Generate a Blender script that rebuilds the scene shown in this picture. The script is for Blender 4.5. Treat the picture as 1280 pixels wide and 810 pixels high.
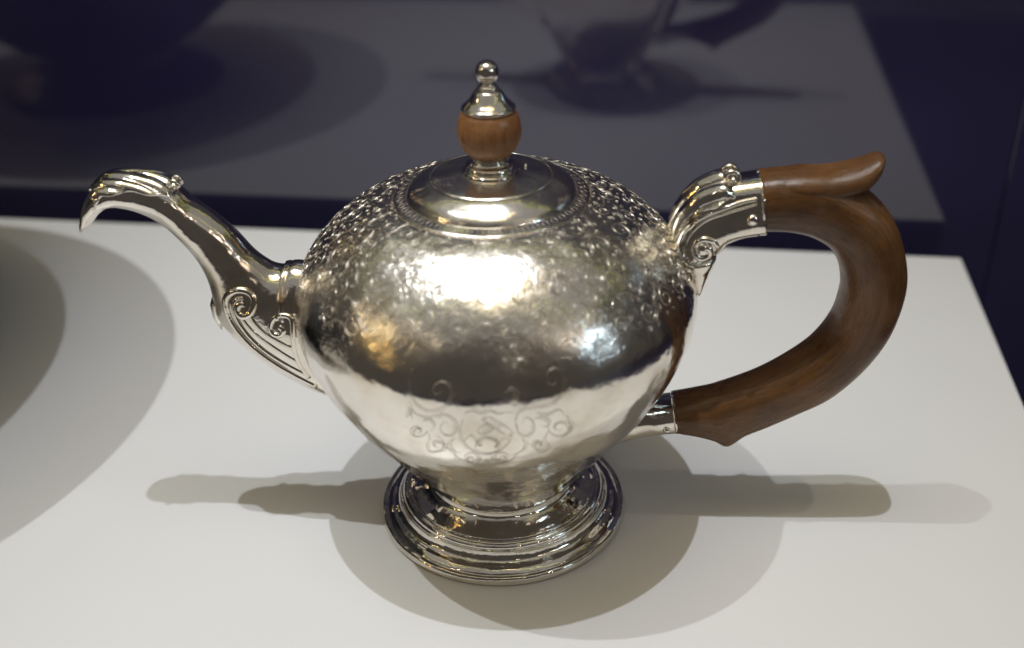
import bpy, bmesh, math, random
from mathutils import Vector, Matrix
from mathutils.bvhtree import BVHTree
random.seed(7)
S = bpy.context.scene
for o in list(bpy.data.objects):
    bpy.data.objects.remove(o)
C = S.collection
PI = math.pi
R = math.radians

# ------------------------------------------------------------------ camera
cd = bpy.data.cameras.new('camera'); cam = bpy.data.objects.new('camera', cd); C.objects.link(cam); S.camera = cam
YAW, PITCH, ROLL = -0.15945, 0.53178, -0.02952
fw = Vector((math.sin(YAW)*math.cos(PITCH), math.cos(YAW)*math.cos(PITCH), -math.sin(PITCH)))
rt = fw.cross(Vector((0, 0, 1))).normalized(); up = rt.cross(fw)
r2 = rt*math.cos(ROLL)+up*math.sin(ROLL); u2 = -rt*math.sin(ROLL)+up*math.cos(ROLL)
M = Matrix((r2, u2, -fw)).transposed().to_4x4(); M.translation = Vector((0.05609, -0.31665, 0.26432))
cam.matrix_world = M
cd.sensor_fit = 'HORIZONTAL'; cd.sensor_width = 36; cd.lens = 1414.9/1280*36
cd.clip_start = 0.01; cd.clip_end = 100
cd.dof.use_dof = True; cd.dof.focus_distance = 0.375; cd.dof.aperture_fstop = 6.3
S.render.resolution_x = 1024; S.render.resolution_y = 648

# ------------------------------------------------------------------ world: dim gallery air
W = bpy.data.worlds.new('World'); S.world = W; W.use_nodes = True
bg = W.node_tree.nodes['Background']; bg.inputs[0].default_value = (1.0, 0.90, 0.80, 1); bg.inputs[1].default_value = 0.056

# ------------------------------------------------------------------ lamps (gallery spots above the case, plus an added fill)
def spot(name, loc, target, watts, col, ang, blend, rad=0.012):
    l = bpy.data.lights.new(name, 'SPOT'); l.energy = watts; l.color = col; l.spot_size = R(ang); l.spot_blend = blend
    l.shadow_soft_size = rad
    o = bpy.data.objects.new(name, l); C.objects.link(o); o.location = loc
    o.rotation_euler = (Vector(target)-Vector(loc)).to_track_quat('-Z', 'Y').to_euler()
    return o
def area(name, loc, target, sx, sy, watts, col, spread=180):
    l = bpy.data.lights.new(name, 'AREA'); l.shape = 'ELLIPSE' if name in ('case_light_panel', 'gallery_lamp') else 'RECTANGLE'; l.size = sx; l.size_y = sy; l.energy = watts; l.color = col
    l.spread = R(spread)
    o = bpy.data.objects.new(name, l); C.objects.link(o); o.location = loc
    o.rotation_euler = (Vector(target)-Vector(loc)).to_track_quat('-Z', 'Y').to_euler()
    return o
spot('spot_lamp', (-0.08, -0.13, 2.3), (0.10, 0, 0), 72, (.85, .89, 1.0), 24, .9)
spot('spot_lamp', (-0.79, -0.11, 2.3), (-0.34, 0, 0), 68, (.96, 1.0, 1.02), 29, .85)
spot('spot_lamp', (0.62, -0.11, 2.3), (0.24, 0, 0), 14, (1.0, .92, .70), 12, 1)
area('case_light_panel', (-0.07, -0.05, 0.70), (-0.07, -0.05, 0), 0.29, 0.19, 0.30, (.74, .89, 1.0))
area('case_top_glow', (0.0, -0.24, 0.72), (0.0, -0.24, 0), 1.45, 0.92, 0.80, (1.0, .97, .95))
area('warm_fill', (-0.1, -0.3, 2.35), (0, 0, 0), 1.4, 1.0, 7.0, (1.0, .76, .34))  # added overhead fill to warm and lift the shadows, not a gallery fitting
for a, b in (((-.70, .215), (.75, .215)), ((-.70, -.30), (.75, -.30)), ((-.70, -.30), (-.70, .215)), ((.75, -.30), (.75, .215))):
    L = math.hypot(b[0]-a[0], b[1]-a[1]); m = ((a[0]+b[0])/2, (a[1]+b[1])/2, .66)
    o = area('case_edge_light', m, (m[0], m[1], 0), L, .003, 0.05*L, (.85, .95, .10))
    o.rotation_euler = (0, 0, math.atan2(b[1]-a[1], b[0]-a[0]))
area('gallery_lamp', (2.6, -1.15, 1.15), (0, 0, .1), .62, .11, 3.6, (.58, .80, 1.0))
area('gallery_lamp', (-2.5, -1.35, 1.35), (0, 0, .1), .38, .18, .65, (1.0, .74, .20))
for (az, el, wt, col) in ((-61, 27, .5, (1, .78, .5)), (-64, 24, .4, (1, .8, .55)), (-55, 15, .6, (1, .6, .15)), (-52, 29, .3, (1, .85, .6)), (48, 27, .35, (1, .8, .6)),
                          (52, 30, .4, (1, .82, .65)), (60, 24, .3, (1, .8, .6)), (66, 33, .3, (1, .85, .7)), (71, 18, .5, (.8, .9, 1)), (-30, 33, .3, (1, .85, .6)), (25, 30, .2, (1, .85, .7)), (-72, 30, .5, (1, .8, .55)), (103, 20, .5, (.55, .45, 1))):
    l = bpy.data.lights.new('far_lamp', 'POINT'); l.energy = wt*7; l.color = col; l.shadow_soft_size = .022
    o = bpy.data.objects.new('far_lamp', l); C.objects.link(o)
    o.location = (3*math.sin(R(az))*math.cos(R(el)), -3*math.cos(R(az))*math.cos(R(el)), .1+3*math.sin(R(el)))

S.view_settings.view_transform = 'Standard'; S.view_settings.look = 'None'; S.view_settings.exposure = 0; S.view_settings.gamma = 1
S.view_settings.use_curve_mapping = False

# ------------------------------------------------------------------ materials
class NT:
    def __init__(s, name):
        s.m = bpy.data.materials.new(name); s.m.use_nodes = True; s.t = s.m.node_tree; s.n = s.t.nodes; s.b = s.n['Principled BSDF']
    def add(s, typ, **kw):
        n = s.n.new(typ)
        for k, v in kw.items(): setattr(n, k, v)
        return n
    def link(s, a, b): s.t.links.new(a, b)
    def math(s, op, a, b=None, c=None, clamp=False):
        n = s.n.new('ShaderNodeMath'); n.operation = op; n.use_clamp = clamp
        for i, v in enumerate((a, b, c)):
            if v is None: continue
            if isinstance(v, (int, float)): n.inputs[i].default_value = v
            else: s.link(v, n.inputs[i])
        return n.outputs[0]
    def noise(s, vec, scale, detail=3, rough=.5, dist=0):
        n = s.n.new('ShaderNodeTexNoise'); n.inputs['Scale'].default_value = scale; n.inputs['Detail'].default_value = detail
        n.inputs['Roughness'].default_value = rough; n.inputs['Distortion'].default_value = dist
        if vec is not None: s.link(vec, n.inputs['Vector'])
        return n.outputs['Fac']
    def ramp(s, fac, stops):
        n = s.n.new('ShaderNodeValToRGB'); e = n.color_ramp.elements
        while len(e) < len(stops): e.new(.5)
        for q, (p, c) in zip(e, stops): q.position = p; q.color = tuple(c)+(1,) if len(c) == 3 else c
        s.link(fac, n.inputs[0]); return n.outputs[0]
    def maprange(s, v, a, b, c=0., d=1., smooth=True):
        n = s.n.new('ShaderNodeMapRange'); n.interpolation_type = 'SMOOTHSTEP' if smooth else 'LINEAR'
        s.link(v, n.inputs[0])
        for i, x in enumerate((a, b, c, d)): n.inputs[i+1].default_value = x
        return n.outputs[0]
    def bump(s, h, dist, strength=1., prev=None):
        n = s.n.new('ShaderNodeBump'); n.inputs['Distance'].default_value = dist; n.inputs['Strength'].default_value = strength
        s.link(h, n.inputs['Height'])
        if prev is not None: s.link(prev, n.inputs['Normal'])
        return n.outputs[0]

def silver(name, engraved=False, rough=(.05, .11)):
    k = NT(name); b = k.b; b.inputs['Metallic'].default_value = 1
    tc = k.add('ShaderNodeTexCoord'); ob = tc.outputs['Object']
    n1 = k.noise(ob, 60, 5, .6); n2 = k.noise(ob, 400, 3, .6); n3 = k.noise(ob, 28, 2)
    col = k.ramp(n1, [(.3, (.70, .63, .54)), (.5, (.85, .80, .72)), (.7, (.92, .88, .82))])
    k.link(col, b.inputs['Base Color'])
    rr = k.math('ADD', k.maprange(n1, .3, .7, rough[1], rough[0]), k.math('MULTIPLY', n2, .05))
    nb = k.bump(n3, .0035, .75)
    nb = k.bump(k.noise(ob, 110, 3, .55), .0009, .42, nb)
    # faint polishing scratches
    mp = k.add('ShaderNodeMapping'); mp.inputs['Scale'].default_value = (600, 600, 2500); k.link(ob, mp.inputs[0])
    nb = k.bump(k.noise(mp.outputs[0], 1, 2), .00006, .35, nb)
    if engraved:
        uv = tc.outputs['UV']
        wob = k.add('ShaderNodeTexNoise'); wob.inputs['Scale'].default_value = 140; k.link(uv, wob.inputs['Vector'])
        sc = k.add('ShaderNodeVectorMath', operation='MULTIPLY_ADD'); k.link(wob.outputs['Color'], sc.inputs[0])
        sc.inputs[1].default_value = (.006, .006, 0); k.link(uv, sc.inputs[2])
        sep = k.add('ShaderNodeSeparateXYZ'); k.link(uv, sep.inputs[0]); v = sep.outputs[1]
        total = None
        for scale, turns, wgt in ((105, 3400, 1.0), (210, 5200, .6)):
            vo = k.add('ShaderNodeTexVoronoi'); vo.voronoi_dimensions = '2D'; vo.inputs['Scale'].default_value = scale; k.link(sc.outputs[0], vo.inputs['Vector'])
            df = k.add('ShaderNodeVectorMath', operation='SUBTRACT'); k.link(sc.outputs[0], df.inputs[0]); k.link(vo.outputs['Position'], df.inputs[1])
            s2 = k.add('ShaderNodeSeparateXYZ'); k.link(df.outputs[0], s2.inputs[0])
            ang = k.math('ARCTAN2', s2.outputs[1], s2.outputs[0])
            ln = k.add('ShaderNodeVectorMath', operation='LENGTH'); k.link(df.outputs[0], ln.inputs[0])
            cs = k.add('ShaderNodeSeparateColor'); k.link(vo.outputs['Color'], cs.inputs[0])
            sg = k.math('SIGN', k.math('SUBTRACT', cs.outputs[0], .5))
            phs = k.math('ADD', k.math('ADD', k.math('MULTIPLY', ang, sg), k.math('MULTIPLY', ln.outputs['Value'], turns)), k.math('MULTIPLY', cs.outputs[1], 6.28))
            w = k.maprange(k.math('ABSOLUTE', k.math('SINE', k.math('MULTIPLY', phs, .5))), 0.04, .45, 1, 0)
            t = k.math('MULTIPLY', w, wgt)
            total = t if total is None else k.math('ADD', total, t)
        leaf = k.noise(sc.outputs[0], 380, 3, .6, 1.5)
        total = k.math('ADD', total, k.math('MULTIPLY', leaf, .35))
        edge = k.math('ADD', v, k.math('MULTIPLY', k.noise(uv, 90, 2), .02))
        mask = k.maprange(edge, .095, .112)
        mask = k.math('MULTIPLY', mask, k.maprange(v, .1475, .1495, 1, 0))
        h = k.math('MULTIPLY', total, mask)
        nb = k.bump(h, .00024, .15, nb)
        rr = k.math('ADD', rr, k.math('MULTIPLY', mask, .13))
    k.link(rr, b.inputs['Roughness']); k.link(nb, b.inputs['Normal'])
    return k.m
def cut_silver():
    k = NT('tarnished_silver'); k.b.inputs['Metallic'].default_value = 1; k.b.inputs['Base Color'].default_value = (.46, .41, .34, 1); k.b.inputs['Roughness'].default_value = .35
    tc = k.add('ShaderNodeTexCoord'); k.link(k.maprange(k.noise(tc.outputs['Object'], 300), .3, .7, .25, .5), k.b.inputs['Roughness'])
    return k.m
def wood(name, c0, c1, c2, rot=0.):
    k = NT(name); tc = k.add('ShaderNodeTexCoord'); ob = tc.outputs['Object']
    mp = k.add('ShaderNodeMapping'); mp.inputs['Scale'].default_value = (70, 900, 1) if not rot else (420, 420, 60); k.link(ob if rot else tc.outputs['UV'], mp.inputs[0])
    g = k.noise(mp.outputs[0], 1, 6, .65, .6)
    big = k.noise(ob, 42, 3, .6)
    f = k.math('ADD', k.math('MULTIPLY', g, .45), k.math('MULTIPLY', big, .55))
    base = k.ramp(f, [(.38, c0), (.5, c1), (.63, c2)])
    k.link(k.maprange(k.noise(ob, 130, 4), .3, .7, .24, .40), k.b.inputs['Roughness'])
    mq = k.add('ShaderNodeMapping'); mq.inputs['Scale'].default_value = (160, 2600, 1) if not rot else (1500, 1500, 160); k.link(ob if rot else tc.outputs['UV'], mq.inputs[0])
    por = k.maprange(k.noise(mq.outputs[0], 1, 2), .30, .42)
    nb = k.bump(g, .00015, .6); nb = k.bump(por, .00012, .5, nb); nb = k.bump(k.noise(ob, 60, 2), .0015, .3, nb)
    mx = k.add('ShaderNodeMix', data_type='RGBA', blend_type='MULTIPLY'); mx.inputs[0].default_value = .6; k.link(base, mx.inputs[6])
    pc = k.ramp(por, [(0, (.35, .32, .3)), (1, (1, 1, 1))]); k.link(pc, mx.inputs[7]); k.link(mx.outputs[2], k.b.inputs['Base Color'])
    k.link(nb, k.b.inputs['Normal']); return k.m
def paint():
    k = NT('white_lacquer'); tc = k.add('ShaderNodeTexCoord'); ob = tc.outputs['Object']
    n = k.noise(ob, 9, 4)
    base = k.ramp(n, [(.3, (.778, .768, .748)), (.7, (.788, .778, .758))])
    vo = k.add('ShaderNodeTexVoronoi'); vo.inputs['Scale'].default_value = 60; k.link(ob, vo.inputs['Vector'])      # stray specks of dust
    cs = k.add('ShaderNodeSeparateColor'); k.link(vo.outputs['Color'], cs.inputs[0])
    sz = k.math('MULTIPLY', k.math('GREATER_THAN', cs.outputs[0], .86), k.math('MULTIPLY', cs.outputs[1], .035))
    dot = k.math('LESS_THAN', k.math('ADD', vo.outputs['Distance'], k.math('MULTIPLY', k.noise(ob, 2500, 1), .03)), sz)
    scuff = k.maprange(k.noise(ob, 20, 6, .7), .4, .9, 0, .012)
    mx = k.add('ShaderNodeMix', data_type='RGBA'); k.link(k.math('ADD', k.math('MULTIPLY', dot, .55), scuff), mx.inputs[0]); k.link(base, mx.inputs[6]); mx.inputs[7].default_value = (.45, .42, .37, 1)
    k.link(mx.outputs[2], k.b.inputs['Base Color'])
    k.link(k.maprange(k.noise(ob, 30, 3), .3, .7, .29, .32), k.b.inputs['Roughness'])
    nb = k.bump(k.noise(ob, 900, 2), .00004, .5); nb = k.bump(k.noise(ob, 25, 2), .0010, .05, nb); k.link(nb, k.b.inputs['Normal']); return k.m
def navy(name, gloss):
    k = NT(name); tc = k.add('ShaderNodeTexCoord'); ob = tc.outputs['Object']
    k.link(k.ramp(k.noise(ob, 14, 5), [(.3, (.025, .022, .066)), (.7, (.031, .027, .080))]), k.b.inputs['Base Color'])
    if gloss:
        k.b.inputs['IOR'].default_value = 1.93; k.link(k.maprange(k.noise(ob, 12, 3), .3, .7, .035, .055), k.b.inputs['Roughness'])
    else:
        k.b.inputs['Roughness'].default_value = .6
    return k.m
SILVER = silver('polished_silver'); ENGR = silver('engraved_silver', True, (.055, .11)); CUT = cut_silver(); SATIN = silver('satin_silver', False, (.16, .24))
WOOD = wood('handle_wood', (.078, .033, .010), (.132, .058, .018), (.195, .092, .033)); KNOB = wood('knob_wood', (.20, .085, .030), (.28, .125, .046), (.36, .18, .075), 1)
BOWL = silver('shaded_pewter', False, (.35, .45)); BOWL.node_tree.nodes['Color Ramp'].color_ramp.elements[0].color = (.05, .05, .055, 1); BOWL.node_tree.nodes['Color Ramp'].color_ramp.elements[1].color = (.08, .08, .09, 1); BOWL.node_tree.nodes['Color Ramp'].color_ramp.elements[2].color = (.1, .1, .11, 1)  # near-black colour stands in for the shade on the bowl's unlit back
WHITE = paint(); NAVY = navy('navy_gloss', True); DECK = navy('navy_matt', False)

# ------------------------------------------------------------------ mesh helpers
def mesh(name, V, F, mat, parent=None, smooth=True, uvs=None):
    me = bpy.data.meshes.new(name); me.from_pydata([tuple(v) for v in V], [], F); me.update()
    bm = bmesh.new(); bm.from_mesh(me); bmesh.ops.recalc_face_normals(bm, faces=bm.faces); bm.to_mesh(me); bm.free()
    if smooth: me.polygons.foreach_set('use_smooth', [True]*len(me.polygons))
    if uvs:
        ul = me.uv_layers.new(name='UVMap')
        for p in me.polygons:
            us = [uvs[me.loops[l].vertex_index][0] for l in p.loop_indices]; wrap = max(us)-min(us) > .2
            for l in p.loop_indices:
                u, v = uvs[me.loops[l].vertex_index]
                ul.data[l].uv = (u+(2*PI*.06 if wrap and u < .1 else 0), v)
    me.materials.append(mat); o = bpy.data.objects.new(name, me); C.objects.link(o)
    if parent: o.parent = parent
    return o
def crm(P, t):                       # Catmull-Rom on a list of tuples, t in 0..len-1
    n = len(P); i = min(int(t), n-2); f = t-i
    p0 = P[i-1] if i > 0 else tuple(2*a-b for a, b in zip(P[0], P[1])); p1, p2 = P[i], P[i+1]
    p3 = P[i+2] if i+2 < n else tuple(2*a-b for a, b in zip(P[-1], P[-2]))
    return tuple(.5*(2*b+(c-a)*f+(2*a-5*b+4*c-d)*f*f+(3*b-3*c+d-a)*f**3) for a, b, c, d in zip(p0, p1, p2, p3))
def sample(P, k): return [crm(P, (len(P)-1)*i/k) for i in range(k+1)]
def lathe(name, prof, mat, parent, seg=128, uv=False, arc0=0.0, org=(0, 0, 0)):
    V, F, U = [], [], []; s = arc0
    for i, (r, z) in enumerate(prof):
        if i: s += math.hypot(r-prof[i-1][0], z-prof[i-1][1])
        for j in range(seg):
            a = 2*PI*j/seg-PI/2+PI; V.append((org[0]+r*math.cos(a), org[1]+r*math.sin(a), org[2]+z)); U.append((2*PI*j/seg*.06, s))
    for i in range(len(prof)-1):
        for j in range(seg):
            k = (j+1) % seg; F.append((i*seg+j, i*seg+k, (i+1)*seg+k, (i+1)*seg+j))
    for i, rev in ((0, 1), (len(prof)-1, 0)):
        if prof[i][0] > 1e-5: F.append(tuple(i*seg+j for j in range(seg)))
    o = mesh(name, V, F, mat, parent, uvs=U if uv else None)
    return o
def smoothprof(P, k=6):              # P: (r, z, sharp) -> densified polyline, sharp points break the tangent
    out = []; run = []
    for q in P:
        run.append(q[:2])
        if len(q) > 2 and len(run) > 1:
            out += sample(run, k*(len(run)-1))[0 if not out else 1:]; run = [q[:2]]
    if len(run) > 1: out += sample(run, k*(len(run)-1))[0 if not out else 1:]
    return [(max(r, 0), z) for r, z in out]
def sections(pairs, sub, tan=0.53):
    """pairs: (us, uz, ls, lz, w): upper and lower contour in the handle plane and half width"""
    out = []
    for q in sample(pairs, sub*(len(pairs)-1)):
        us, uz, ls, lz, w = q; w = max(w, 2e-4)
        c = Vector(((us+ls)/2, 0, (uz+lz)/2)); a = Vector(((us-ls)/2, 0, (uz-lz)/2))
        if tan:
            mz = abs(a.z)
            if mz > 1e-6: a.z *= math.sqrt(max(1-(w*tan/mz*mz/a.length)**2, .45))
        out.append((c, a, w))
    return out
def loft(name, secs, mat, parent, seg=40, n=2.0, shape=None):
    V, F, L = [], [], [0.0]
    for i, (c, a, w) in enumerate(secs):
        if i: L.append(L[-1]+(c-secs[i-1][0]).length)
        for j in range(seg):
            t = 2*PI*j/seg; ct, st = math.cos(t), math.sin(t)
            x = math.copysign(abs(ct)**(2/n), ct); y = math.copysign(abs(st)**(2/n), st)
            if shape: x, y = shape(i/(len(secs)-1), x, y)
            V.append(c+a*x+Vector((0, w*y, 0)))
    for i in range(len(secs)-1):
        for j in range(seg):
            k = (j+1) % seg; F.append((i*seg+j, i*seg+k, (i+1)*seg+k, (i+1)*seg+j))
    F.append(tuple(range(seg))); F.append(tuple((len(secs)-1)*seg+j for j in range(seg)))
    o = mesh(name, V, F, mat, parent); ul = o.data.uv_layers.new(name='UVMap')
    for p in o.data.polygons:
        js = [o.data.loops[l].vertex_index for l in p.loop_indices]; wrap = max(j % seg for j in js)-min(j % seg for j in js) > seg/2
        for l, j in zip(p.loop_indices, js):
            jj = j % seg; ul.data[l].uv = (L[j//seg], .06*(jj+(seg if wrap and jj < seg/2 else 0))/seg)
    return o
def tube_geo(pts, rad, V, F, seg=8, flat=1.0, nrm=None):
    """sweeps a round section along pts; rad is a number or a list"""
    pts = [Vector(p) for p in pts]; n = len(pts); b = len(V); prev = None
    for i, p in enumerate(pts):
        t = (pts[min(i+1, n-1)]-pts[max(i-1, 0)]); t = t.normalized() if t.length > 1e-9 else Vector((1, 0, 0))
        ref = prev if prev is not None else (Vector((0, 1, 0)) if abs(t.y) < .9 else Vector((1, 0, 0)))
        x = (ref-t*ref.dot(t)); x = x.normalized() if x.length > 1e-9 else t.orthogonal().normalized(); y = t.cross(x); prev = x
        r = rad[i] if isinstance(rad, (list, tuple)) else rad
        for j in range(seg):
            a = 2*PI*j/seg; V.append(p+x*(r*flat*math.cos(a))+y*(r*math.sin(a)))
    for i in range(n-1):
        for j in range(seg):
            k = (j+1) % seg; F.append((b+i*seg+j, b+i*seg+k, b+(i+1)*seg+k, b+(i+1)*seg+j))
    F.append(tuple(b+j for j in range(seg))); F.append(tuple(b+(n-1)*seg+j for j in range(seg)))
def taper(n, r0, r1, e=.25):          # radius list, slimmer at both ends
    return [r0+(r1-r0)*i/(n-1) if 0 < i < n-1 else (r0+(r1-r0)*i/(n-1))*e for i in range(n)]
def box(name, x0, x1, y0, y1, z0, z1, mat, bev=0.0, parent=None):
    bm = bmesh.new(); bmesh.ops.create_cube(bm, size=1)
    bmesh.ops.scale(bm, vec=(x1-x0, y1-y0, z1-z0), verts=bm.verts); bmesh.ops.translate(bm, vec=((x0+x1)/2, (y0+y1)/2, (z0+z1)/2), verts=bm.verts)
    if bev: bmesh.ops.bevel(bm, geom=bm.edges[:], offset=bev, segments=3, affect='EDGES', profile=.5)
    me = bpy.data.meshes.new(name); bm.to_mesh(me); bm.free(); me.materials.append(mat)
    o = bpy.data.objects.new(name, me); C.objects.link(o)
    if parent: o.parent = parent
    return o
def tag(o, label, cat, group=None):
    o['label'] = label; o['category'] = cat
    if group: o['group'] = group
    return o

# ------------------------------------------------------------------ the setting: plinth, deck, case wall
box('plinth', -1.1, .1994, -.2215, .2149, -.10, 0, WHITE, .0012)['kind'] = 'structure'
deck = box('case_floor', -1.6, 1.2, -.55, .40, -.16, -.1005, DECK); deck['kind'] = 'structure'
wall = bpy.data.objects.new('case_wall', None); C.objects.link(wall); wall['kind'] = 'structure'
box('panel', -1.6, .2196, .2366, .25, -.0995, .66, NAVY, .0004, wall)
box('panel', .2202, 1.2, .2366, .25, -.0995, .66, NAVY, .0004, wall)

# ------------------------------------------------------------------ teapot
T = bpy.data.objects.new('teapot', None); C.objects.link(T); T.rotation_euler = (0, 0, R(6))
tag(T, 'engraved silver teapot with bird-head spout and brown wooden handle on white plinth', 'teapot')
KZ = [.0148, .022, .03, .04, .05, .06, .07, .08, .09, .1, .108, .115, .1195]
KR = [.0245, .0298, .0355, .0427, .0502, .0563, .0610, .0641, .0645, .0606, .0548, .0466, .0385]
bodyP = sample(list(zip(KR, KZ)), 96)
def rad_at(z):
    for (r0, z0), (r1, z1) in zip(bodyP, bodyP[1:]):
        if z0 <= z <= z1: return r0+(r1-r0)*(z-z0)/(z1-z0)
    return bodyP[-1][0]
bodyP = [(.0230, .0146)]+bodyP+[(.0348, .1207), (.0325, .1214), (.0314, .12172), (.0310, .12165), (.0308, .1211), (.0304, .1209), (.0290, .1208)]
body = lathe('body', bodyP, ENGR, T, 192, True)
foot = lathe('foot', smoothprof([(.0, .0006, 1), (.0415, .0004, 1), (.0432, .0006), (.0437, .0020), (.0432, .0034), (.0420, .0038, 1), (.0416, .0034, 1), (.0410, .0040), (.0398, .0048), (.0384, .0052), (.0372, .0060), (.0364, .0075),
     (.0361, .0088, 1), (.0355, .0092, 1), (.0352, .0100), (.0343, .0107), (.0335, .0107, 1), (.0331, .0103, 1), (.0327, .0112, 1), (.0312, .0118), (.0288, .0126), (.0266, .0138), (.0255, .0150), (.0256, .0160), (.0252, .0166), (.0244, .0166, 1), (.02, .0168)], 5), SILVER, T, 160)
V, F = [], []
tube_geo([(.0252*math.cos(2*PI*i/96), .0252*math.sin(2*PI*i/96), .0172) for i in range(97)], .0007, V, F); mesh('foot_ring', V, F, SILVER, foot)

# lid and its finial
lid = lathe('lid', smoothprof([(.0, .119, 1), (.0300, .1206, 1), (.0304, .1213), (.0303, .1219), (.0298, .1222, 1), (.0284, .1226), (.0268, .1231, 1), (.0265, .1228, 1), (.0262, .1234), (.0254, .1246), (.0240, .1258), (.0222, .1268), (.0205, .1276), (.0190, .1281, 1), (.0187, .12775, 1), (.0184, .1282, 1),
     (.0140, .1289), (.0100, .1294), (.006, .1297), (.0, .1298)], 5), SATIN, T, 160)
lathe('finial_base', smoothprof([(.0, .128, 1), (.0086, .1288, 1), (.0088, .1296), (.0085, .1304), (.0076, .1308, 1), (.0078, .1314), (.0074, .1322), (.0064, .1326, 1), (.0058, .1332), (.0056, .1340), (.0060, .1348), (.0063, .1352), (.0050, .1356, 1), (.0, .1357)], 5), SILVER, lid, 72)
lathe('wooden_knob', smoothprof([(.0, .1340, 1), (.0048, .1345, 1), (.0072, .1362), (.0090, .1388), (.0097, .1420), (.0095, .1450), (.0086, .1478), (.0074, .1494, 1), (.0, .1498)], 7), KNOB, lid, 72)
lathe('finial_cap', smoothprof([(.0, .1488, 1), (.0076, .1490, 1), (.0081, .1496), (.0080, .1503), (.0074, .1507, 1), (.0070, .1511), (.0058, .1522), (.0048, .1538), (.0040, .1550), (.0030, .1555, 1), (.0032, .1560), (.0028, .1566), (.0019, .1570), (.0017, .1576, 1), (.0026, .1581), (.0034, .1597), (.0034, .1613), (.0026, .1630), (.0013, .1638), (.0, .1640)], 6), SILVER, lid, 64)
V, F = [], []
tube_geo([(.0105, .004, .1290), (.0105, .004, .1300), (.0105, .004, .1303)], [.0006, .0006, .0002], V, F, 12); mesh('vent_pin', V, F, SILVER, lid)

V1 = [(-0.0599, 0.057), (-0.0677, 0.0625), (-0.0753, 0.0684), (-0.0816, 0.0754), (-0.0852, 0.0822), (-0.086, 0.0887), (-0.0843, 0.0919), (-0.081, 0.0933), (-0.0776, 0.0921), (-0.0765, 0.0892), (-0.078, 0.0857), (-0.0808, 0.0846), (-0.0822, 0.0863), (-0.0815, 0.0884), (-0.0798, 0.0889)]
V1b = [(-0.0619, 0.0625), (-0.0692, 0.0672), (-0.0749, 0.0715), (-0.0798, 0.0771), (-0.0826, 0.0828), (-0.0834, 0.0875), (-0.082, 0.0902), (-0.0799, 0.0907)]
V2 = [(-0.0617, 0.0616), (-0.0639, 0.0672), (-0.0648, 0.0733), (-0.0647, 0.0792), (-0.0647, 0.0845), (-0.0679, 0.0854), (-0.0706, 0.084), (-0.072, 0.081), (-0.071, 0.0787), (-0.0687, 0.0787), (-0.0677, 0.0804), (-0.0689, 0.0816)]
V3 = [(-0.0781, 0.0852), (-0.0769, 0.0826), (-0.0738, 0.079), (-0.0691, 0.0759), (-0.0654, 0.0742)]
V4 = [(-0.0813, 0.0842), (-0.0779, 0.0793), (-0.0733, 0.0751), (-0.0686, 0.0714), (-0.0643, 0.0684)]
H1 = [(0.08, 0.1253), (0.0755, 0.1243), (0.0712, 0.1227), (0.0647, 0.1198), (0.0601, 0.1157), (0.0579, 0.1107), (0.0587, 0.1065), (0.0611, 0.1039), (0.065, 0.1034), (0.0679, 0.1051), (0.0692, 0.109), (0.0675, 0.1119), (0.0644, 0.1125), (0.0623, 0.1107), (0.0624, 0.1077), (0.0644, 0.106), (0.0666, 0.1073), (0.0665, 0.1094), (0.065, 0.1098)]
H1b = [(0.08, 0.1238), (0.0713, 0.121), (0.0655, 0.1186), (0.0616, 0.1149), (0.0596, 0.1107), (0.0598, 0.1069), (0.0618, 0.1047)]
H2 = [(0.0816, 0.1138), (0.0764, 0.1131), (0.072, 0.1116), (0.0703, 0.109), (0.0679, 0.1047), (0.0647, 0.1013), (0.063, 0.0978)]
PIN = [(0.0789, 0.1193)]
SPUR = [(0.0581, 0.1039), (0.063, 0.0916), (0.0647, 0.1017)]
PINL = [(0.0567, 0.0406)]
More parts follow.
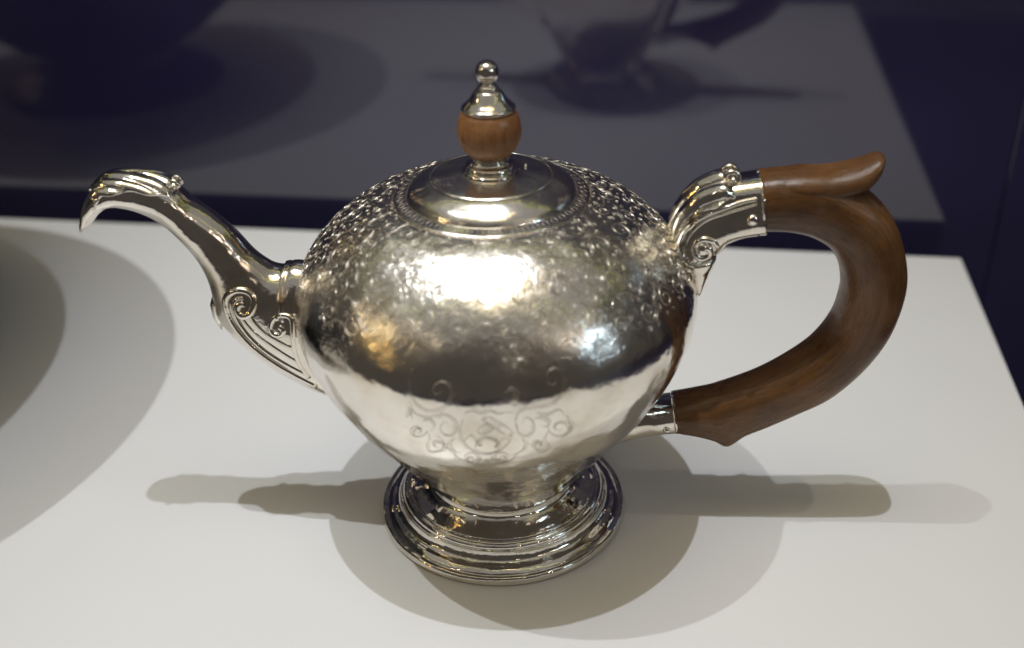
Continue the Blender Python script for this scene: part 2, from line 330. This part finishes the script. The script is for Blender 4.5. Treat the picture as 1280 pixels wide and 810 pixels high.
CART = [[(-84.33, 0.0822), (-81.23, 0.079), (-78.02, 0.0755)], [(-82.49, 0.0838), (-79.6, 0.081), (-76.76, 0.0774)], [(-84.33, 0.0822), (-82.49, 0.0838)], [(-78.02, 0.0755), (-76.76, 0.0774)], [(-89.09, 0.0825), (-89.96, 0.0785), (-89.68, 0.0734), (-87.76, 0.0694), (-83.99, 0.0672), (-79.98, 0.0694), (-77.65, 0.0734), (-77.06, 0.076)], [(-89.68, 0.0734), (-87.54, 0.0765), (-86.21, 0.0744), (-85.31, 0.071), (-86.26, 0.0737), (-83.53, 0.0758), (-80.64, 0.0737), (-81.51, 0.0703), (-79.13, 0.0749), (-77.66, 0.0728), (-79.18, 0.0715)], [(-86.97, 0.0695), (-86.08, 0.073), (-83.58, 0.0749), (-81.26, 0.073), (-80.92, 0.0692), (-83.96, 0.0678), (-86.97, 0.0695)], [(-85.16, 0.0797), (-83.31, 0.0809), (-81.95, 0.0788), (-84.22, 0.0767), (-85.78, 0.0776), (-85.16, 0.0797)], [(-102.1, 0.0961), (-102.59, 0.0925), (-101.9, 0.0888), (-99.78, 0.0855), (-96.06, 0.0851), (-92.99, 0.0876), (-91.84, 0.0912), (-92.96, 0.0935), (-95.17, 0.0934), (-96.45, 0.0915), (-95.48, 0.0901), (-94.24, 0.0911)], [(-102.78, 0.0868), (-101.57, 0.083), (-98.58, 0.0821), (-93.93, 0.084), (-91.46, 0.0828), (-90.76, 0.0796), (-92.35, 0.0755), (-94.63, 0.0756), (-95.35, 0.0783), (-94.04, 0.0808), (-92.94, 0.0799)], [(-99.21, 0.0762), (-99.61, 0.0751), (-100.24, 0.0741), (-101.04, 0.0732), (-101.93, 0.0725), (-102.79, 0.0722), (-103.52, 0.0722), (-104.07, 0.0725), (-104.39, 0.073), (-104.45, 0.0738), (-104.28, 0.0746), (-103.93, 0.0754), (-103.43, 0.0761), (-102.87, 0.0767), (-102.29, 0.0771), (-101.75, 0.0773), (-101.3, 0.0772), (-100.96, 0.077), (-100.77, 0.0767), (-100.75, 0.0762), (-100.85, 0.0757), (-101.07, 0.0752), (-101.37, 0.0748), (-101.7, 0.0745), (-102.04, 0.0744), (-102.32, 0.0743), (-102.52, 0.0744), (-102.64, 0.0746), (-102.68, 0.0748)], [(-99.21, 0.0762), (-99.16, 0.0729), (-101.0, 0.0681), (-100.4, 0.0653), (-97.43, 0.0669), (-95.41, 0.0704), (-95.82, 0.0738), (-97.51, 0.074)], [(-104.36, 0.08), (-102.86, 0.0821), (-102.76, 0.0799)], [(-103.36, 0.0846), (-102.35, 0.083), (-103.35, 0.0814)], [(-99.24, 0.0666), (-98.71, 0.0665), (-98.13, 0.0666), (-97.52, 0.0668), (-96.94, 0.0673), (-96.44, 0.0679), (-96.05, 0.0685), (-95.79, 0.0692), (-95.66, 0.0698), (-95.67, 0.0704), (-95.79, 0.0708), (-96.01, 0.0711), (-96.31, 0.0713), (-96.67, 0.0713), (-97.04, 0.0712), (-97.39, 0.071), (-97.72, 0.0707), (-97.99, 0.0703), (-98.19, 0.0699), (-98.3, 0.0695), (-98.34, 0.0692), (-98.29, 0.0689), (-98.17, 0.0687), (-98.01, 0.0686), (-97.83, 0.0686), (-97.63, 0.0686), (-97.45, 0.0687), (-97.29, 0.0689), (-97.18, 0.0691)], [(-95.69, 0.0696), (-93.47, 0.0683), (-92.42, 0.0645), (-90.56, 0.0628)], [(-90.53, 0.0649), (-90.05, 0.0659), (-89.46, 0.0666), (-88.8, 0.0671), (-88.15, 0.0672), (-87.59, 0.067), (-87.16, 0.0665), (-86.9, 0.0658), (-86.84, 0.065), (-86.97, 0.0642), (-87.26, 0.0634), (-87.68, 0.0628), (-88.16, 0.0625), (-88.66, 0.0623), (-89.09, 0.0624), (-89.42, 0.0627), (-89.6, 0.0632), (-89.66, 0.0638), (-89.57, 0.0643), (-89.38, 0.0648), (-89.12, 0.0652), (-88.83, 0.0655), (-88.54, 0.0656), (-88.29, 0.0655), (-88.11, 0.0653), (-88.0, 0.0651), (-87.97, 0.0648), (-88.02, 0.0645), (-88.12, 0.0643)], [(-77.82, 0.0656), (-78.2, 0.0665), (-78.74, 0.0672), (-79.36, 0.0676), (-80.01, 0.0676), (-80.6, 0.0674), (-81.09, 0.0669), (-81.42, 0.0661), (-81.57, 0.0653), (-81.53, 0.0645), (-81.31, 0.0637), (-80.94, 0.0632), (-80.49, 0.0628), (-80.0, 0.0627), (-79.55, 0.0629), (-79.19, 0.0632), (-78.94, 0.0637), (-78.83, 0.0643), (-78.85, 0.0649), (-78.99, 0.0653), (-79.22, 0.0657), (-79.49, 0.0659), (-79.77, 0.066), (-80.03, 0.0659), (-80.24, 0.0657), (-80.37, 0.0655), (-80.43, 0.0652), (-80.41, 0.0649), (-80.34, 0.0647)], [(-90.56, 0.0628), (-86.05, 0.0615), (-84.18, 0.0642), (-82.67, 0.0616), (-77.63, 0.0633), (-75.26, 0.0671), (-72.99, 0.0699)], [(-68.4, 0.0673), (-68.96, 0.0672), (-69.57, 0.0673), (-70.15, 0.0677), (-70.67, 0.0681), (-71.09, 0.0688), (-71.39, 0.0694), (-71.56, 0.0701), (-71.59, 0.0708), (-71.49, 0.0713), (-71.29, 0.0718), (-71.0, 0.0721), (-70.65, 0.0722), (-70.28, 0.0722), (-69.91, 0.0721), (-69.56, 0.0718), (-69.28, 0.0715), (-69.05, 0.0711), (-68.92, 0.0707), (-68.86, 0.0703), (-68.88, 0.0699), (-68.98, 0.0696), (-69.13, 0.0694), (-69.32, 0.0693), (-69.52, 0.0693), (-69.72, 0.0694), (-69.9, 0.0696), (-70.02, 0.0697), (-70.11, 0.0699)], [(-75.45, 0.0782), (-76.3, 0.0823), (-74.7, 0.0857), (-71.49, 0.0862), (-67.51, 0.0864), (-64.66, 0.089), (-63.84, 0.093), (-64.63, 0.0958), (-67.29, 0.0957), (-67.94, 0.093), (-66.19, 0.0919), (-65.53, 0.0933)], [(-76.17, 0.0806), (-75.44, 0.0764), (-73.17, 0.0747), (-71.38, 0.0769), (-71.84, 0.0811), (-73.65, 0.0825), (-74.59, 0.0804)], [(-67.65, 0.0775), (-67.39, 0.0763), (-66.85, 0.0751), (-66.1, 0.0741), (-65.21, 0.0733), (-64.3, 0.0729), (-63.45, 0.0728), (-62.76, 0.0731), (-62.31, 0.0737), (-62.09, 0.0744), (-62.13, 0.0753), (-62.4, 0.0762), (-62.83, 0.0771), (-63.37, 0.0777), (-63.96, 0.0782), (-64.56, 0.0784), (-65.08, 0.0784), (-65.49, 0.0782), (-65.77, 0.0778), (-65.89, 0.0774), (-65.86, 0.0768), (-65.69, 0.0763), (-65.42, 0.0758), (-65.09, 0.0755), (-64.75, 0.0753), (-64.44, 0.0752), (-64.19, 0.0753), (-64.01, 0.0754), (-63.94, 0.0757)], [(-67.55, 0.076), (-68.03, 0.0722), (-66.44, 0.0681), (-67.84, 0.0659), (-70.43, 0.0671)], [(-78.77, 0.091), (-76.95, 0.0925), (-75.24, 0.0911), (-76.04, 0.0887), (-77.79, 0.0887), (-78.45, 0.0899)], [(-71.14, 0.0841), (-68.22, 0.083), (-65.28, 0.0839), (-63.66, 0.0813)], [(-63.28, 0.0811), (-61.83, 0.0772), (-61.94, 0.0728), (-63.97, 0.0715)], [(-88.83, 0.0846), (-86.66, 0.0855), (-84.58, 0.0847), (-82.44, 0.0855), (-80.36, 0.0846), (-78.23, 0.0851), (-76.13, 0.0844)], [(-71.48, 0.0816), (-69.67, 0.0823), (-67.4, 0.0801), (-68.04, 0.0777), (-69.73, 0.0789)], [(-99.96, 0.0802), (-97.53, 0.0813), (-96.61, 0.0792), (-98.15, 0.0764)], [(-74.66, 0.0744), (-73.67, 0.0714), (-74.49, 0.068), (-76.84, 0.0661)], [(-91.86, 0.0745), (-93.4, 0.0715), (-92.7, 0.068), (-91.2, 0.0672)]]

def local_theta(d): return R(d-6)
# engraved coat of arms on the front
V, F = [], []
for st in CART:
    P = sample(st, max(8, 5*(len(st)-1))); pts = []
    for d, z in P:
        r = rad_at(z)-.00003; a = local_theta(d); pts.append((r*math.cos(a), r*math.sin(a), z))
    tube_geo(pts, [.00006+.00009*math.sin(PI*i/(len(pts)-1)) for i in range(len(pts))], V, F, 6)
    sh = random.choice((-1, 1)); par = []
    for i, (d, z) in enumerate(P[:int(len(P)*.75)]):
        d2, z2 = P[min(i+1, len(P)-1)]; d1, z1 = P[max(i-1, 0)]; tx, tz = R(d2-d1)*.06, z2-z1; ln = math.hypot(tx, tz) or 1
        off = sh*.0008*math.sin(PI*min(1, i/(len(P)*.75))); dd = d+math.degrees(-tz/ln*off/.06); zz = z+tx/ln*off; r = rad_at(zz)-.00003; a = local_theta(dd)
        par.append((r*math.cos(a), r*math.sin(a), zz))
        if i % 4 == 1:
            o2 = off*2.0; d3 = d+math.degrees(-tz/ln*o2/.06+tx/ln*.0006/.06); z3 = z+tx/ln*o2+tz/ln*.0006; r3 = rad_at(z3)-.00003; a3 = local_theta(d3)
            tube_geo([par[-1], (r3*math.cos(a3), r3*math.sin(a3), z3)], [.0001, .00004], V, F, 5)
    tube_geo(par, [.00004+.00006*math.sin(PI*i/(len(par)-1)) for i in range(len(par))], V, F, 6)
arms = mesh('engraved_arms', V, F, CUT, body); arms['label'] = 'engraved coat of arms in a scrolled cartouche'

# chased scrolls and leaves on the shoulder
ARC = [0.0]
for (r0, z0), (r1, z1) in zip(bodyP, bodyP[1:]): ARC.append(ARC[-1]+math.hypot(r1-r0, z1-z0))
def on_body(theta, v, out=0.0):
    for i in range(len(ARC)-1):
        if ARC[i+1] >= v: break
    f = (v-ARC[i])/max(ARC[i+1]-ARC[i], 1e-9); r = bodyP[i][0]+(bodyP[i+1][0]-bodyP[i][0])*f; z = bodyP[i][1]+(bodyP[i+1][1]-bodyP[i][1])*f
    return r+out, theta, z
V, F = [], []; V2_, F2_ = [], []
v0, v1 = .097, .1525; rows = 7
def chase(st, th0, v, ro, r0, r1, VV, FF, out):
    P = sample(st, len(st)*2 if len(st) > 4 else 6); pts = []
    for x, y in P:
        xx, yy = x*math.cos(ro)-y*math.sin(ro), x*math.sin(ro)+y*math.cos(ro)
        vv = min(max(v+yy, .08), .1555); r_, t_, z_ = on_body(th0, vv, out); t_ += xx/max(r_, .02); pts.append((r_*math.cos(t_), r_*math.sin(t_), z_))
    m = len(pts)-1; tube_geo(pts, [r0*.35+(r1-r0*.35)*math.sin(PI*i/m)**.6 for i in range(m+1)], VV, FF, 5)
for row in range(rows):
    v = v0+(v1-v0)*(row+.5)/rows; rr = on_body(0, v)[0]; num = int(2*PI*rr/.0104)//2*2
    for q in range(num):
        if row == 0 and random.random() < .4: continue
        th0 = 2*PI*(q+.5*(row % 2)+random.uniform(-.12, .12))/num; sg = 1 if (q+row) % 2 else -1; ro = random.uniform(-.5, .5)+(PI if row % 2 else 0); sz = random.uniform(.8, 1.2)
        sp = [(.0031*sz*(1-.84*i/28)*math.cos(sg*10.0*i/28), .0031*sz*(1-.84*i/28)*math.sin(sg*10.0*i/28)) for i in range(29)]
        tail = [(.0031*sz+.0011*i*sz*.5, -sg*.00095*i*sz+sg*.00011*i*i*sz) for i in range(1, 8)]
        chase(tail[::-1]+sp, th0, v, ro, .00012, .00018, V, F, -.00004)
        chase([(x*1.22+.0003, y*1.22) for x, y in (tail[::-1]+sp[:16])], th0, v, ro, .00008, .00013, V2_, F2_, -.00002)
        for lf in range(6):                       # acanthus leaflets round the scroll, each an outline and a vein
            a_ = sg*(.2+lf*.85); b0 = .0039*sz; l_ = .0021*sz*(1.15-.12*lf)
            base = (b0*math.cos(a_), b0*math.sin(a_)); tip = (base[0]+l_*math.cos(a_+sg*.9), base[1]+l_*math.sin(a_+sg*.9))
            nx, ny = -(tip[1]-base[1]), tip[0]-base[0]; mx_, my_ = (base[0]+tip[0])/2, (base[1]+tip[1])/2
            chase([base, (mx_+nx*.34, my_+ny*.34), tip], th0, v, ro, .00008, .00013, V, F, -.00003)
            chase([base, (mx_-nx*.30, my_-ny*.30), tip], th0, v, ro, .0001, .00013, V2_, F2_, -.00002)
            chase([base, (mx_+nx*.03, my_+ny*.03), (base[0]*.25+tip[0]*.75, base[1]*.25+tip[1]*.75)], th0, v, ro, .00006, .00009, V2_, F2_, -.00002)
scrollw = mesh('engraved_scrollwork', V, F, SATIN, body); scrollw['label'] = 'band of chased scrolls and leaves on the shoulder'; scrollw['kind'] = 'stuff'
leafw = mesh('engraved_lines', V2_, F2_, CUT, body); leafw['kind'] = 'stuff'
V, F = [], []                                       # small cut leaves round the lid border
for i in range(54):
    a0 = 2*PI*i/54
    for sg in (-1, 1):
        P = [(r_, a0+sg*w_/r_) for r_, w_ in ((.0270, .0002), (.0279, .0008), (.0288, .0009), (.0296, .0002))]
        tube_geo(sample([(r_*math.cos(t_), r_*math.sin(t_), .1231-(r_-.0268)*.30-.00003) for r_, t_ in P], 8), [.00004, .00006, .00008, .0001, .0001, .00008, .00006, .00005, .00003], V, F, 5)
mesh('lid_border_leaves', V, F, CUT, lid)['kind'] = 'stuff'

# spout
SPP = [(-.1314, .1113, -.1304, .1107, .0028), (-.1306, .1150, -.1274, .1128, .0052), (-.1286, .1202, -.1248, .1152, .0066), (-.1262, .1246, -.1218, .1170, .0071), (-.1232, .1276, -.1192, .1177, .0073),
       (-.1176, .1302, -.1165, .1177, .0071), (-.1077, .1300, -.1110, .1162, .0073), (-.0993, .1272, -.1050, .1127, .0073), (-.0937, .1216, -.0995, .1065, .0074), (-.0881, .1167, -.0951, .0992, .0076), (-.0822, .1106, -.0930, .0920, .0081),
       (-.0770, .1033, -.0924, .0839, .0090), (-.0727, .0993, -.0918, .0775, .0100), (-.0700, .0982, -.0855, .0680, .0112), (-.0675, .0983, -.0755, .0580, .0122), (-.0640, .0997, -.0600, .0480, .0132), (-.0550, .0980, -.0450, .0450, .013)]
ss = sections(SPP, 8)
spout = loft('spout', ss, SILVER, T, 56)
def bvh(o):
    me = o.data; return BVHTree.FromPolygons([v.co.copy() for v in me.vertices], [tuple(p.vertices) for p in me.polygons])
def lay(tree, P, k, rads, V, F, sink=.0001, seg=8, fallback=.009):
    for sgn in (-1, 1):
        pts = []; y = None; last = fallback
        for s, z in sample(P, k):
            h = tree.ray_cast(Vector((s, .06*sgn, z)), Vector((0, -sgn, 0)))
            if h[0] is not None: last = abs(h[0].y)
            y = last if y is None else .6*y+.4*last
            pts.append((s, sgn*(y-sink), z))
        rr = rads if isinstance(rads, (int, float)) else [rads[0]+(rads[1]-rads[0])*i/(len(pts)-1) for i in range(len(pts))]
        tube_geo(pts, rr, V, F, seg)
tr = bvh(spout)
V, F = [], []
lay(tr, V1, 70, (.0011, .0014), V, F, .0002); lay(tr, V1b, 40, (.0007, .0009), V, F, .0002); lay(tr, V2, 60, (.0009, .0011), V, F, .0002); lay(tr, V3, 30, (.0008, .0008), V, F, .0002); lay(tr, V4, 30, (.0007, .0007), V, F, .0002)
mesh('scroll_ornament', V, F, SILVER, spout)
V, F = [], []                                       # collar where the spout meets the body
for f, rr in ((.885, .0008), (.905, .0005)):
    c, a, w = ss[int(f*(len(ss)-1))]
    tube_geo([c+a*(1.005*math.cos(t))+Vector((0, 1.005*w*math.sin(t), 0)) for t in [R(-72+144*i/60) for i in range(61)]], rr, V, F)
mesh('collar', V, F, SILVER, spout)
V, F = [], []
tube_geo([(-.0895, 0, .0865), (-.0915, 0, .0825), (-.0924, 0, .0785), (-.0921, 0, .0735)], [.0034, .003, .0018, .0003], V, F, 16); mesh('spur', V, F, SILVER, spout)
# feathered crest over the bird head
def shell(name, secs, i0, i1, a0, a1, amp, ridges, twist, lift, mat, parent, na=72, wave=.0):
    V, F = [], []; n = i1-i0+1
    for i in range(n):
        c, a, w = secs[i0+i]; t = i/(n-1); tp = min(1, .35+t*6, .35+(1-t)*5) if 0 < i < n-1 else 0
        lim = (a0+(a1-a0)*t)*(1+wave*math.sin(t*19))
        for j in range(na):
            q = -1+2*j/(na-1); al = R(lim)*q
            rim = 1 if abs(q) < .97 else 0; ph_ = ridges*al-math.copysign(twist*t, al)
            e = (lift+amp*(abs(math.sin(ph_))**.7-.3))*rim*tp-(0 if rim*tp else .0006)
            ra = a.length; V.append(c+a.normalized()*((ra+e)*math.cos(al))+Vector((0, (w+e)*math.sin(al), 0)))
    for i in range(n-1):
        for j in range(na-1): F.append((i*na+j, i*na+j+1, (i+1)*na+j+1, (i+1)*na+j))
    o = mesh(name, V, F, mat, parent)
    return o
crest = shell('crest', ss, 29, 59, 90, 48, .0008, 6.0, 6.0, .0011, SILVER, spout, 120, .07)
V, F = [], []
def spiral(c, r0, turns, st, k, ax=(1, 0, 0), az=(0, 0, 1), sg=1):
    ax, az = Vector(ax), Vector(az); c = Vector(c)
    return [c+ax*(r0*(1-.75*i/k)*math.cos(st+sg*turns*2*PI*i/k))+az*(r0*(1-.75*i/k)*math.sin(st+sg*turns*2*PI*i/k)) for i in range(k+1)]
cE = ss[57]
for sgn in (-1, 1): tube_geo(spiral(cE[0]+cE[1].normalized()*(cE[1].length+.0006)+Vector((0, sgn*.0016, 0)), .0016, 1.2, 2.6, 24, sg=-1), [.0008]*10+[.0006]*15, V, F, 10)
tube_geo([cE[0]+cE[1].normalized()*(cE[1].length+.0006)+Vector((0, y, 0)) for y in (-.0032, -.0024, .0024, .0032)], [.0005, .0012, .0012, .0005], V, F, 14)
mesh('crest_curl', V, F, SILVER, crest)
V, F = [], []                                       # the line of the bill and the eye bosses
for sgn in (-1, 1):
    pts = []
    for s, z in sample([(-.1238, .1262), (-.1228, .1240), (-.1225, .1212), (-.1235, .1185)], 14):
        h = tr.ray_cast(Vector((s, .06*sgn, z)), Vector((0, -sgn, 0))); pts.append((s, h[0].y if h[0] else sgn*.005, z))
    tube_geo(pts, taper(len(pts), .0006, .0004), V, F)
mesh('bill_edge', V, F, SILVER, spout)

# handle: silver upper socket, wood, lower socket
SKP = [(.0500, .1040, .0560, .0860, .0085), (.0548, .1085, .0605, .0905, .0088), (.0578, .1162, .0640, .0975, .0088), (.0628, .1232, .0680, .1020, .0090), (.0696, .1270, .0728, .1058, .0092), (.0756, .1283, .0783, .1080, .0093), (.0818, .1293, .0838, .1087, .0093)]
ks = sections(SKP, 10); sock = loft('handle_socket', ks, SILVER, T, 72, 3.2, lambda t, x, y: (x, y*(1-.17*x)))
tr = bvh(sock)
V, F = [], []
lay(tr, [(s, z-.002) for s, z in H1], 90, (.0007, .0013), V, F, 0); lay(tr, [(s, z-.002) for s, z in H1b], 40, (.0004, .0006), V, F); lay(tr, [(s, z-.002) for s, z in H2], 40, (.0005, .0010), V, F)
mesh('scroll_ornament', V, F, SILVER, sock)
V, F = [], []
for sgn in (-1, 1):
    h = tr.ray_cast(Vector((.0645, .06*sgn, .1072)), Vector((0, -sgn, 0))); y = abs(h[0].y) if h[0] else .0085
    tube_geo([(.0645, sgn*(y-.002), .1072), (.0645, sgn*(y+.0006), .1072), (.0645, sgn*(y+.0013), .1072)], [.0026, .0024, .0006], V, F, 20)
mesh('volute_boss', V, F, SILVER, sock)
V, F = [], []
tube_geo(sample([(.0636, -.004, .1018), (.0644, -.004, .0972), (.0648, -.004, .0928), (.0652, -.004, .0880)], 12), [.0062, .0060, .0056, .0050, .0044, .0038, .0033, .0028, .0023, .0018, .0013, .0008, .0003], V, F, 20); mesh('drop', V, F, SILVER, sock)
leafm = shell('leaf', ks, 10, 46, 62, 56, .0020, 5.0, 1.8, .0016, SILVER, sock, 120, .06)
V, F = [], []
cE = ks[46]
for sgn in (-1, 1): tube_geo(spiral(cE[0]+cE[1].normalized()*(cE[1].length+.0008)+Vector((0, sgn*.0022, 0)), .0024, 1.3, 3.4, 28, sg=-1), [.0010]*29, V, F, 10)
tube_geo([cE[0]+cE[1].normalized()*(cE[1].length+.0007)+Vector((0, y, 0)) for y in (-.0048, -.0036, .0036, .0048)], [.0005, .0012, .0012, .0005], V, F, 14)
mesh('leaf_curl', V, F, SILVER, leafm)
V, F = [], []                                       # rays of the leaf that grip the body
for i in range(13):
    g = R(-95+190*i/12)
    pts = []
    for q in (.0068, .0100, .0128+.0012*(i % 2)):
        z = .0985+q*math.cos(g); y = q*math.sin(g)*.95; r = rad_at(z); x = math.sqrt(max(r*r-y*y, 1e-6)); pts.append((x+.0001, y, z))
    tube_geo(sample(pts, 8), [.0009, .0011, .0012, .0012, .0011, .0010, .0008, .0005, .0002], V, F, 8)
mesh('grip_leaf', V, F, SILVER, sock)
def rivet(name, s, z, obj, rad):
    t = bvh(obj)
    for sgn in (-1, 1):
        h = t.ray_cast(Vector((s, .06*sgn, z)), Vector((0, -sgn, 0)))
        if h[0] is None: continue
        y = abs(h[0].y); V, F = [], []
        tube_geo([(s, sgn*(y-.0005), z), (s, sgn*(y+.0004), z), (s, sgn*(y+.0009), z), (s, sgn*(y+.0011), z)], [rad*1.15, rad, rad*.65, rad*.1], V, F, 16)
        mesh(name, V, F, SILVER, obj)
rivet('rivet', .0789, .1170, sock, .0017)
HP = [(.0812, .1296, .0835, .1089, .0093), (.0900, .1304, .0908, .1086, .0095), (.1000, .1298, .0970, .1073, .0098), (.1100, .1258, .1020, .1048, .0102), (.1180, .1205, .1055, .1018, .0106), (.1250, .1110, .1085, .0968, .0108), (.1296, .0970, .1101, .0915, .0108),
      (.1301, .0854, .1104, .0868, .0107), (.1274, .0720, .1087, .0781, .0105), (.1213, .0597, .1033, .0690, .0102), (.1121, .0485, .0949, .0619, .0099), (.1021, .0419, .0868, .0567, .0096), (.0921, .0359, .0800, .0537, .0093), (.0845, .0318, .0747, .0517, .0091),
      (.0786, .0272, .0718, .0507, .0090), (.0738, .0295, .0684, .0498, .0089), (.0678, .0314, .0640, .0487, .0088), (.0608, .0328, .0588, .0476, .0086)]
hs = sections(HP, 8, .50); wood_h = loft('handle', hs, WOOD, T, 48, 2.35); wood_h['label'] = 'brown wooden handle with scrolled thumb rest'
TP = [(.0850, .1298, .0855, .1185, .0075), (.0932, .1312, .0940, .1180, .0086), (.1027, .1315, .1042, .1186, .0086), (.1108, .1332, .1125, .1216, .0076), (.1158, .1350, .1160, .1256, .0058), (.1177, .1342, .1172, .1290, .0034), (.1180, .1325, .1177, .1312, .0006)]
loft('thumb_rest', sections(TP, 9, .50), WOOD, wood_h, 40, 2.2)
LP = [(.0400, .0430, .0380, .0270, .0075), (.0480, .0452, .0470, .0305, .0078), (.0540, .0464, .0545, .0320, .0080), (.0596, .0474, .0612, .0328, .0082)]
ls = sections(LP, 8, .5); lsock = loft('lower_socket', ls, SILVER, T, 48, 2.3)
V, F = [], []
c, a, w = ls[-1]
tube_geo([c+a*(1.0*math.cos(t))+Vector((-.0006, 1.0*w*math.sin(t), 0)) for t in [2*PI*i/64 for i in range(65)]], .0006, V, F); mesh('socket_rim', V, F, SILVER, lsock)
rivet('rivet', .0567, .0385, lsock, .0012)
V, F = [], []
c, a, w = ks[-1]
tube_geo([c+a*(1.0*math.cos(t))+Vector((-.0006, 1.0*w*math.sin(t), 0)) for t in [2*PI*i/64 for i in range(65)]], .0006, V, F); mesh('socket_rim', V, F, SILVER, sock)

# ------------------------------------------------------------------ large bowl that stands just left of the picture and throws the round shadow
B = lathe('bowl', smoothprof([(.0, .0, 1), (.075, .0, 1), (.078, .004), (.070, .010), (.052, .020), (.048, .030, 1), (.075, .045), (.118, .085), (.142, .125), (.152, .158, 1), (.157, .162), (.157, .167), (.151, .168, 1), (.138, .130), (.112, .092), (.07, .055), (.0, .045)], 6), BOWL, None, 128)
B.location = (-.358, .025, 0)
tag(B, 'large round metal bowl, coloured dark as if unlit, whose round shadow falls on the plinth at left', 'bowl')
